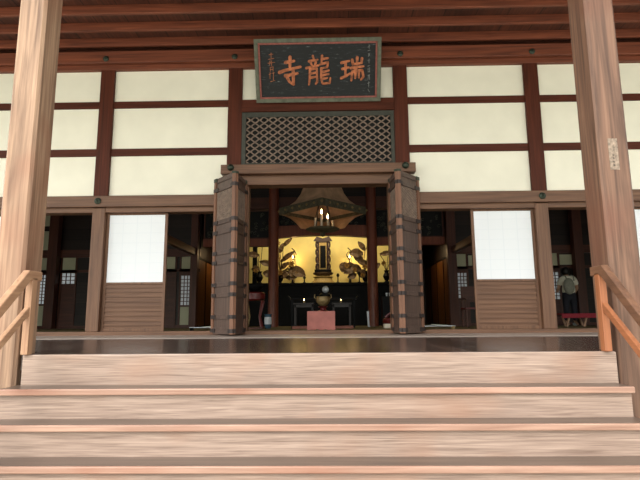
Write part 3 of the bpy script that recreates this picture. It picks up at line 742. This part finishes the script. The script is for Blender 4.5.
def lotus(x, y, mir, label, leaves, flowers, potw=.12):
    t = thing('lotus_arrangement', label, 'gilded lotus arrangement', (x, y, 1.321), 'gilded lotus arrangements on the altar')
    link('vase', MB().lathe([(.09, 0), (.11, .03), (.05, .07), (potw*.7, .13), (potw, .22), (.06, .34), (.085, .4)], (x, y, 1.322), 16), LACQ, t)
    st_ = MB()
    for (dx, dz, ang, ln, wd) in leaves:
        q = Vector((x+mir*dx, y-.05, 1.32+dz)); dd = Vector((mir*math.cos(ang), -.25, math.sin(ang)))
        m = MB(); leafshape(m, q, dd, ln, wd); link('leaf', m, DGOLD, t)
        st_.tube([(x, y, 1.68), ((x+q.x)/2+.04*mir, y-.03, (1.68+q.z)/2+.05), tuple(q)], .012, 5)
    for (dx, dz, r) in flowers:
        q = Vector((x+mir*dx, y-.1, 1.32+dz)); m = MB()
        for k_ in range(7):
            a_ = k_*2*math.pi/7; leafshape(m, q, Vector((math.cos(a_), -.3, math.sin(a_)+.35)), r, r*.33)
        link('flower', m, GOLD, t); st_.tube([(x, y, 1.68), ((x+q.x)/2, y, (1.68+q.z)/2), tuple(q)], .010, 5)
    link('stems', st_, DGOLD, t)
    return t
LV = [(.10, 1.20, .72, .42, .07), (.03, .71, .62, .58, .08), (.03, .48, .7, .34, .08), (.33, .52, -.5, .58, .17), (.30, .48, -.8, .36, .14), (.50, .42, -.2, .32, .13), (-.25, .62, 2.9, .42, .10), (-.1, 1.25, 2.6, .35, .08), (0, .25, .4, .34, .12),
      (-.25, .3, 2.9, .3, .12), (.0, 1.0, 1.2, .35, .08), (.2, .2, .1, .4, .10), (.02, .22, .6, .35, .13)]
FL = [(-.06, 1.3, .10), (-.05, .80, .11), (.36, .62, .13), (.02, .35, .12), (.55, .33, .10), (.42, .25, .09)]
lotus(-1.42, 8.0, 1, 'gilded lotus leaves and flowers left of the left candle', LV, FL)
LV2 = [(.0, 1.05, .9, .38, .09), (.07, .95, .05, .46, .15), (.3, .55, -.2, .42, .16), (.62, .68, -1.2, .36, .16), (.40, .60, -.8, .42, .17), (.15, .45, .2, .36, .13), (-.1, .6, .3, .4, .10), (-.25, .45, 2.4, .3, .09), (.1, .75, .5, .34, .13), (0, .3, .2, .3, .13), (.3, .3, -.4, .3, .12), (0, .22, .5, .3, .12)]
FL2 = [(.58, .55, .12), (.35, .42, .11), (.02, .52, .11), (.1, .25, .10), (-.1, 1.1, .1)]
lotus(1.30, 8.0, -1, 'gilded lotus leaves and flowers right of the right candle', LV2, FL2)
lotus(-2.05, 7.8, -1, 'gilded lotus spray outside the left round column', [(.0, .9, .1, .42, .1), (0, .5, -.2, .25, .1)], [(-.1, 1.2, .07), (.1, .4, .1)])
lotus(1.95, 7.8, 1, 'gilded lotus spray outside the right round column', [(-.2, .9, .1, .4, .08), (.1, .8, -.5, .3, .09)], [(.1, 1.25, .12), (-.1, .6, .1)])
for x, h, nm in ((-.62, .22, 'left of the memorial tablet'), (.42, .3, 'right of the memorial tablet'), (1.08, .35, 'beside the right lotus vase')):
    tag(link('altar_vessel', MB().lathe([(.05, 0), (.06, .02), (.02, .05), (.018, h*.6), (.05, h*.8), (.03, h)], (x, 7.6, 1.322), 14), LACQ), 'small black altar vessel '+nm, 'vessel', 'small vessels on the altar edge')

# ------------------------------------------------------------------ hanging canopy
c = thing('hanging_canopy', 'square tarnished metal canopy with flared rim hanging before the altar', 'canopy', (.03, 3.4, 2.2))
CX, CY = .02, 3.35
def sq(r, z, n=8, flare=0):
    """square ring with corners facing the axes, n points a side; corners raised by flare"""
    cs = [(0, -r), (r, 0), (0, r), (-r, 0)]; o = []
    for i in range(4):
        a_, b_ = cs[i], cs[(i+1) % 4]
        for j in range(n):
            u_ = j/n; o.append((CX+a_[0]+(b_[0]-a_[0])*u_, CY+a_[1]+(b_[1]-a_[1])*u_, z+flare*(abs(2*u_-1)**2.0)))
    return o
def shell(m, rings, closed=False):
    n = len(rings[0]); o = len(m.v); vs = [v for r in rings for v in r]; fs = []
    for i in range(len(rings)-1):
        for j in range(n): j2 = (j+1) % n; fs.append((i*n+j, i*n+j2, (i+1)*n+j2, (i+1)*n+j))
    m.add(vs, fs)
prof = [(.98, 2.72, 0), (.80, 2.80, 0), (.62, 2.93, 0), (.50, 3.10, 0), (.43, 3.28, 0), (.38, 3.45, 0), (.1, 3.55, 0)]
m = MB(); shell(m, [sq(r, z) for r, z, _ in prof]+[sq(r-.02 if r > .15 else .08, z-.02) for r, z, _ in prof[::-1]]+[sq(.98, 2.72)])
link('roof', m, CANOPY, c)
m = MB(); shell(m, [sq(.99, 2.60), sq(1.0, 2.61), sq(1.0, 2.77), sq(.97, 2.77), sq(.96, 2.61), sq(.99, 2.60)]); link('rim_band', m, CANOPB, c, .004)
m = MB()
for pt in sq(1.008, 2.69, 6):
    link('rim_stud', MB().ball(pt, .028, 8), BRASS, c)
m = MB()
back = []
for r, z in ((.95, 2.61), (.74, 2.52), (.60, 2.40), (.50, 2.28)):
    row = []
    for i in range(17):
        u_ = i/16; row.append((CX+r-2*r*u_, CY+r*(1-abs(2*u_-1)), z))
    back.append(row)
n = 17; vs = [v for r in back for v in r]+[(v[0]*.985+CX*.015, v[1]-.02, v[2]) for r in back for v in r]; fs = []
o2 = len(back)*n
for i in range(len(back)-1):
    for j in range(n-1):
        fs.append((i*n+j, i*n+j+1, (i+1)*n+j+1, (i+1)*n+j)); fs.append((o2+i*n+j, o2+(i+1)*n+j, o2+(i+1)*n+j+1, o2+i*n+j+1))
m.add(vs, fs); link('back_skirt', m, CANOPY, c)
link('suspension_rod', MB().tube([(CX, CY, 3.5), (CX, CY, 4.5)], .02), IRON, c)
g = thing('candle_dish', 'dark bronze candle dish hung under the metal canopy', 'candle dish', (CX, CY, 2.2))
link('dish', MB().lathe([(.05, 0), (.12, .02), (.16, .04), (.36, .06), (.39, .10), (.33, .09), (.1, .1)], (CX, CY-.02, 2.17), 8), CANOPB, g)
link('finial', MB().lathe([(.01, -.1), (.06, -.06), (.05, 0)], (CX, CY-.02, 2.18), 12), CANOPB, g)
m = MB()
for a_ in (.6, 2.4, 4.2, 5.4): m.tube([(CX+.3*math.cos(a_), CY+.3*math.sin(a_), 2.27), (CX+.22*math.cos(a_), CY+.22*math.sin(a_), 2.55), (CX+.1*math.cos(a_), CY+.1*math.sin(a_), 2.95), (CX, CY, 3.3)], .012, 6)
link('hanging_arms', m, IRON, g)
for x, y, h, fl in ((.0, 3.15, .30, 1), (.14, 3.2, .20, 1), (-.14, 3.25, .24, 0), (.25, 3.4, .2, 0)):
    cd = thing('candle', {.30: 'tallest lit white candle on the canopy dish', .20: 'shorter candle on the right of the canopy dish', .24: 'unlit candle on the left of the canopy dish'}[h] if x < .2 else 'unlit candle at the far right of the canopy dish', 'candle', (x, y, 2.27), 'candles on the canopy dish')
    link('wax', MB().lathe([(.028, 0), (.026, h)], (x, y, 2.27), 12), WAX, cd)
    if fl: flame(x, y, 2.27+h, cd, 1.3)
light('candle_or_fill_light', 'POINT', (0, 3.05, 2.68), .3, (1, .6, .3), .05)

# ------------------------------------------------------------------ things before the altar
t = thing('offertory_box', 'faded red wooden box with cut-out feet at the entrance', 'offertory box', (.012, 1.2, .02))
m = MB(); x0, x1 = -.235, .26
out_ = [(x0, .02), (x0+.04, .02), (x0+.06, .055), (x0+.12, .05), (x0+.17, .065), ((x0+x1)/2, .045), (x1-.17, .065), (x1-.12, .05), (x1-.06, .055), (x1-.04, .02), (x1, .02), (x1, .375), (x0, .375)]
link('front_board', MB().prism(out_, 1.05, 1.075), REDB, t, .003)
link('body', MB().box(x0+.01, x1-.01, 1.076, 1.42, .07, .36), REDB, t, .003)
m = MB()
for i in range(9): m.box(x0+.01, x1-.01, 1.09+i*.036, 1.105+i*.036, .362, .38)
link('slatted_top', m, REDB, t)
for xx in (x0+.02, x1-.05): link('foot', MB().box(xx, xx+.03, 1.38, 1.42, .02, .07), REDB, t)
# tables
def table(x0, x1, y0, y1, z, label, stretcher=False, mt=None):
    t = thing('altar_table', label, 'table', ((x0+x1)/2, (y0+y1)/2, .02), 'dark tables before the altar')
    link('tabletop', MB().box(x0, x1, y0, y1, z-.035, z), TABW, t, .006)
    link('apron', MB().box(x0+.03, x1-.03, y0+.02, y0+.035, z-.1, z-.036), TABW, t)
    for xx in (x0+.02, x1-.06):
        for yy in (y0+.02, y1-.06): link('leg', MB().box(xx, xx+.04, yy, yy+.04, .02, z-.036), TABW, t, .004)
    for yy in (y0+.015, y1-.065): link('foot_rail', MB().box(x0-.03, x1+.03, yy, yy+.05, .0205, .08), COLW, t, .004)
    return t
table(-.66, -.19, 3.45, 3.85, .60, 'small dark table left of the brass incense burner')
table(.21, .66, 3.45, 3.85, .60, 'small dark table right of the brass incense burner')
t = thing('scroll_table', 'long low black table with upturned ends behind the incense burner', 'table', (0, 4.6, .02))
m = MB(); m.prism([(-.85, .80), (-.80, .745), (.80, .745), (.85, .80), (.88, .80), (.83, .71), (-.83, .71), (-.88, .80)], 4.4, 4.8); link('tabletop', m, LACQ, t, .004)
for xx in (-.78, .74):
    for yy in (4.42, 4.74): link('leg', MB().box(xx, xx+.04, yy, yy+.04, .02, .71), LACQ, t)
t = thing('incense_burner', 'round brass incense burner standing behind the red box', 'incense burner', (.01, 3.5, .02))
link('pedestal', MB().box(-.12, .14, 3.42, 3.66, .02, .40), REDL, t, .01)
link('gilt_stand', MB().lathe([(.12, 0), (.13, .02), (.07, .04), (.06, .08), (.11, .11), (.10, .12)], (.01, 3.54, .40), 20), REDL, t)
link('bowl', MB().lathe([(.05, 0), (.10, .03), (.155, .1), (.16, .14), (.145, .19), (.155, .215), (.13, .215), (.12, .17)], (.01, 3.54, .525), 28), BRASS, t)
for s in (-1, 1): link('handle', MB().tube([(.01+s*.14, 3.54, .68), (.01+s*.19, 3.54, .72), (.01+s*.18, 3.54, .79)], .012, 6), BRASS, t)
t = thing('bowl_gong', 'pale round bowl on black cushion above the incense burner', 'bowl', (.05, 4.5, .746))
link('stand', MB().lathe([(.12, 0), (.15, .03), (.15, .09), (.1, .12)], (.05, 4.55, .746), 18), LACQ, t)
link('bowl', MB().ball((.06, 4.55, .955), .085, 18), WHITE, t)
for s in (-1, 1): link('knob', MB().ball((.05+s*.17, 4.55, .92), .03, 10).tube([(.05+s*.17, 4.55, .746), (.05+s*.17, 4.55, .92)], .012, 6), LACQ, t)
for x, nm in ((-.42, 'left'), (.42, 'right')):
    lp = thing('votive_light', f'tiny lit votive cup on the {nm} small table', 'votive light', (x, 3.6, .601), 'votive lights before the altar')
    link('cup', MB().lathe([(.02, 0), (.028, .05)], (x, 3.55, .601), 12), BRASS, lp); flame(x, 3.55, .651, lp, .5 if x < 0 else .3)
# gong stand left
t = thing('gong_stand', 'dark bowl gong on red cushion and gilt-touched stand, left of column', 'gong', (-1.54, 3.5, .02))
link('frame', MB().box(-1.76, -1.32, 3.3, 3.7, .02, .07), INW['X'], t, .006)
for a_ in (-1, 1):
    for b_ in (-1, 1):
        link('leg', MB().tube([(-1.54+a_*.17, 3.5+b_*.15, .07), (-1.54+a_*.12, 3.5+b_*.1, .3), (-1.54+a_*.19, 3.5+b_*.16, .66)], [.02, .014, .024], 8), REDL if a_ > 0 else BRASS, t)
link('drum', MB().lathe([(.2, 0), (.235, .03), (.235, .16), (.2, .19)], (-1.54, 3.5, .66), 28), REDL, t)
link('gong', MB().lathe([(.05, 0), (.12, .02), (.17, .09), (.175, .15), (.165, .15)], (-1.54, 3.5, .85), 26), LACQ, t)
t = thing('porcelain_urn', 'blue and white porcelain urn beside the left column', 'urn', (-1.33, 4.2, .02))
link('body', MB().lathe([(.06, 0), (.08, .05), (.09, .16), (.08, .30), (.095, .34)], (-1.32, 4.2, .02), 20), BLUE, t)
link('white_panel', MB().lathe([(.088, .1), (.0915, .16), (.085, .27)], (-1.318, 4.197, .02), 20), WHITE, t)
# right side: cushion stack, small things
t = thing('red_cushion_stool', 'red lacquered stool with cushion right of the right column', 'stool', (1.55, 3.6, .02))
link('stool', MB().box(1.38, 1.66, 3.45, 3.75, .02, .12), WAX, t, .01)
link('cushion', MB().lathe([(.13, 0), (.155, .03), (.155, .1), (.12, .13)], (1.52, 3.6, .121), 20), REDL, t)
link('striker', MB().tube([(1.42, 3.6, .26), (1.6, 3.58, .42)], [.035, .015], 8), REDL, t)
t = thing('offering_stand', 'black offering stand with small white cups right of the altar', 'offering stand', (1.75, 5.0, .02))
link('stand', MB().box(1.5, 2.0, 4.9, 5.2, .02, .80), LACQ, t, .01)
for x, z in ((1.62, .801), (1.70, .801), (1.78, .801)):
    tag(link('white_cup', MB().lathe([(.018, 0), (.03, .06), (.025, .085)], (x, 5.0, z), 12), WHITE), {1.62: 'leftmost white cup on the black offering stand', 1.70: 'middle white cup on the black offering stand', 1.78: 'rightmost white cup on the black offering stand'}[x], 'cup', 'white cups on the offering stand')
t = thing('folded_paper_strip', 'white hanging paper strip left of the right round column', 'paper strip', (1.15, 5.0, .02))
link('paper', MB().prism([(1.12, .03), (1.17, .03), (1.16, .42), (1.10, .42)], 5.0, 5.01), WHITE, t)
link('stick', MB().tube([(1.13, 5.02, .02), (1.13, 5.02, .6)], .01, 6), LACQ, t)

# right side aisle: wooden stand with carved ornament
t = thing('wooden_chair', 'dark carved wooden armchair beside the bright lattice, right aisle', 'chair', (3.6, 4.3, .02))
for xx in (3.38, 3.74):
    for yy in (4.1, 4.46): link('leg', MB().box(xx, xx+.045, yy, yy+.045, .02, .44 if yy < 4.2 else 1.0), INW['Z'], t)
link('seat', MB().box(3.36, 3.81, 4.08, 4.53, .44, .48), REDL, t, .008)
link('backrest', MB().box(3.43, 3.74, 4.47, 4.50, .62, 1.0), INW['X'], t)
for xx in (3.38, 3.745): link('armrest', MB().box(xx, xx+.04, 4.1, 4.47, .68, .71), INW['Y'], t)
for xx in (3.405, 3.765): link('arm_support', MB().tube([(xx, 4.14, .48), (xx, 4.14, .68)], .014, 6), INW['Z'], t)

# ------------------------------------------------------------------ bench and visitor, far right bay
t = thing('felt_covered_bench', 'low bench covered with crimson felt in the far right bay', 'bench', (6.3, 4.2, .02))
link('bench_top', MB().box(5.57, 7.2, 4.0, 4.42, .27, .30), INW['X'], t)
link('felt_cover', MB().box(5.56, 7.21, 3.99, 4.43, .30, .325).box(5.56, 7.21, 3.985, 3.99, .22, .325), CARPET, t)
for xx in (5.75, 6.15, 6.6, 7.05):
    link('leg', MB().bar((xx-.05, 4.08, .02), (xx+.03, 4.08, .27), .04, .04, (0, 1, 0)), RAILW['Z'], t); link('leg', MB().bar((xx+.05, 4.34, .02), (xx-.03, 4.34, .27), .04, .04, (0, 1, 0)), RAILW['Z'], t)

def skinned(name, verts, edges, radii, m, parent, sub=1):
    org = WLOC[parent.name]; me = bpy.data.meshes.new(name)
    me.from_pydata([tuple(Vector(v)-org) for v in verts], edges, []); me.update(); me.materials.append(m)
    o = bpy.data.objects.new(name, me); COL.objects.link(o); o.parent = parent
    sk = o.modifiers.new('skin', 'SKIN'); sk.use_smooth_shade = True
    lay = me.skin_vertices[0].data if me.skin_vertices else None
    if lay is None:
        bm = bmesh.new(); bm.from_mesh(me); bm.verts.layers.skin.verify(); bm.to_mesh(me); bm.free(); lay = me.skin_vertices[0].data
    for i, r in enumerate(radii): lay[i].radius = r if isinstance(r, tuple) else (r, r); lay[i].use_root = (i == 0)
    ss = o.modifiers.new('smooth', 'SUBSURF'); ss.levels = sub+1; ss.render_levels = sub+1
    WLOC[o.name] = org; return o
PX, PY = 6.27, 5.05
pr = thing('person', 'visitor seen from behind in white shirt carrying a grey backpack', 'person', (PX, PY, .02))
def P(x, y, z): return (PX+x, PY+y, .02+z*.94)
bv = [P(0, 0, .86), P(0, .0, 1.0), P(0, .01, 1.16), P(0, .03, 1.27), P(0, .07, 1.33), P(0, .11, 1.38), P(0, .13, 1.44), P(0, .14, 1.52),
      P(-.17, .02, 1.26), P(-.23, .06, 1.02), P(-.19, .22, .92), P(-.15, .28, .93), P(.17, .02, 1.26), P(.24, .04, 1.02), P(.2, .16, .86), P(.18, .22, .83),
      P(-.09, 0, .80), P(-.10, -.01, .46), P(-.10, .02, .10), P(-.10, -.10, .03), P(.09, 0, .80), P(.10, -.01, .46), P(.11, .02, .10), P(.12, -.10, .03)]
be = [(0, 1), (1, 2), (2, 3), (3, 4), (4, 5), (5, 6), (6, 7), (3, 8), (8, 9), (9, 10), (10, 11), (3, 12), (12, 13), (13, 14), (14, 15), (0, 16), (16, 17), (17, 18), (18, 19), (0, 20), (20, 21), (21, 22), (22, 23)]
br_ = [(.14, .1), (.125, .09), (.14, .1), (.11, .08), (.055, .055), (.06, .06), (.085, .095), (.06, .07), .055, .04, .03, .03, .055, .04, .03, .03, .085, .055, .04, .03, .085, .055, .04, .03]
body = skinned('body', bv, be, br_, SKIN, pr)
sv = [P(0, 0, .80), P(0, 0, 1.02), P(0, .0, 1.15), P(0, .02, 1.26), P(0, .05, 1.31), P(-.17, .02, 1.25), P(-.215, .05, 1.08), P(.17, .02, 1.25), P(.225, .04, 1.08)]
skinned('shirt', sv, [(0, 1), (1, 2), (2, 3), (3, 4), (3, 5), (5, 6), (3, 7), (7, 8)], [(.185, .155), (.175, .135), (.165, .12), (.135, .105), (.08, .08), .078, .065, .078, .065], SHIRT, pr)
skinned('trousers', [P(0, 0, .97), P(0, 0, .80), P(-.09, 0, .74), P(-.10, -.01, .46), P(-.10, .01, .12), P(.09, 0, .74), P(.10, -.01, .46), P(.11, .01, .12)],
        [(0, 1), (1, 2), (2, 3), (3, 4), (1, 5), (5, 6), (6, 7)], [(.155, .125), (.165, .135), .105, .078, .065, .105, .078, .065], TROUS, pr)
link('hair', MB().ball(P(0, .11, 1.475), .108, 18, .95, 1.08, 1.1), HAIR, pr)
bp_ = MB().ball((0, 0, 0), 1, 18); bp_.xf(lambda v: Vector((PX-.075+v.x*.135, PY-.19+v.y*.09, .02+.94*1.05+v.z*.21)))
bag = link('backpack', bp_, BAGM, pr, label='grey drawstring backpack')
link('shoulder_strap', MB().tube([P(-.08, -.15, 1.2), P(-.1, -.09, 1.33), P(-.11, .04, 1.36)], .014, 6), BAGM, pr)
link('shoulder_strap', MB().tube([P(.08, -.15, 1.2), P(.1, -.09, 1.33), P(.11, .04, 1.36)], .014, 6), BAGM, pr)
def shoe(x): return MB().ball(P(x, .05, .045), .1, 14, .45, 1.25, .45)
for x in (-.10, .115): link('sock', shoe(x), WHITE, pr)
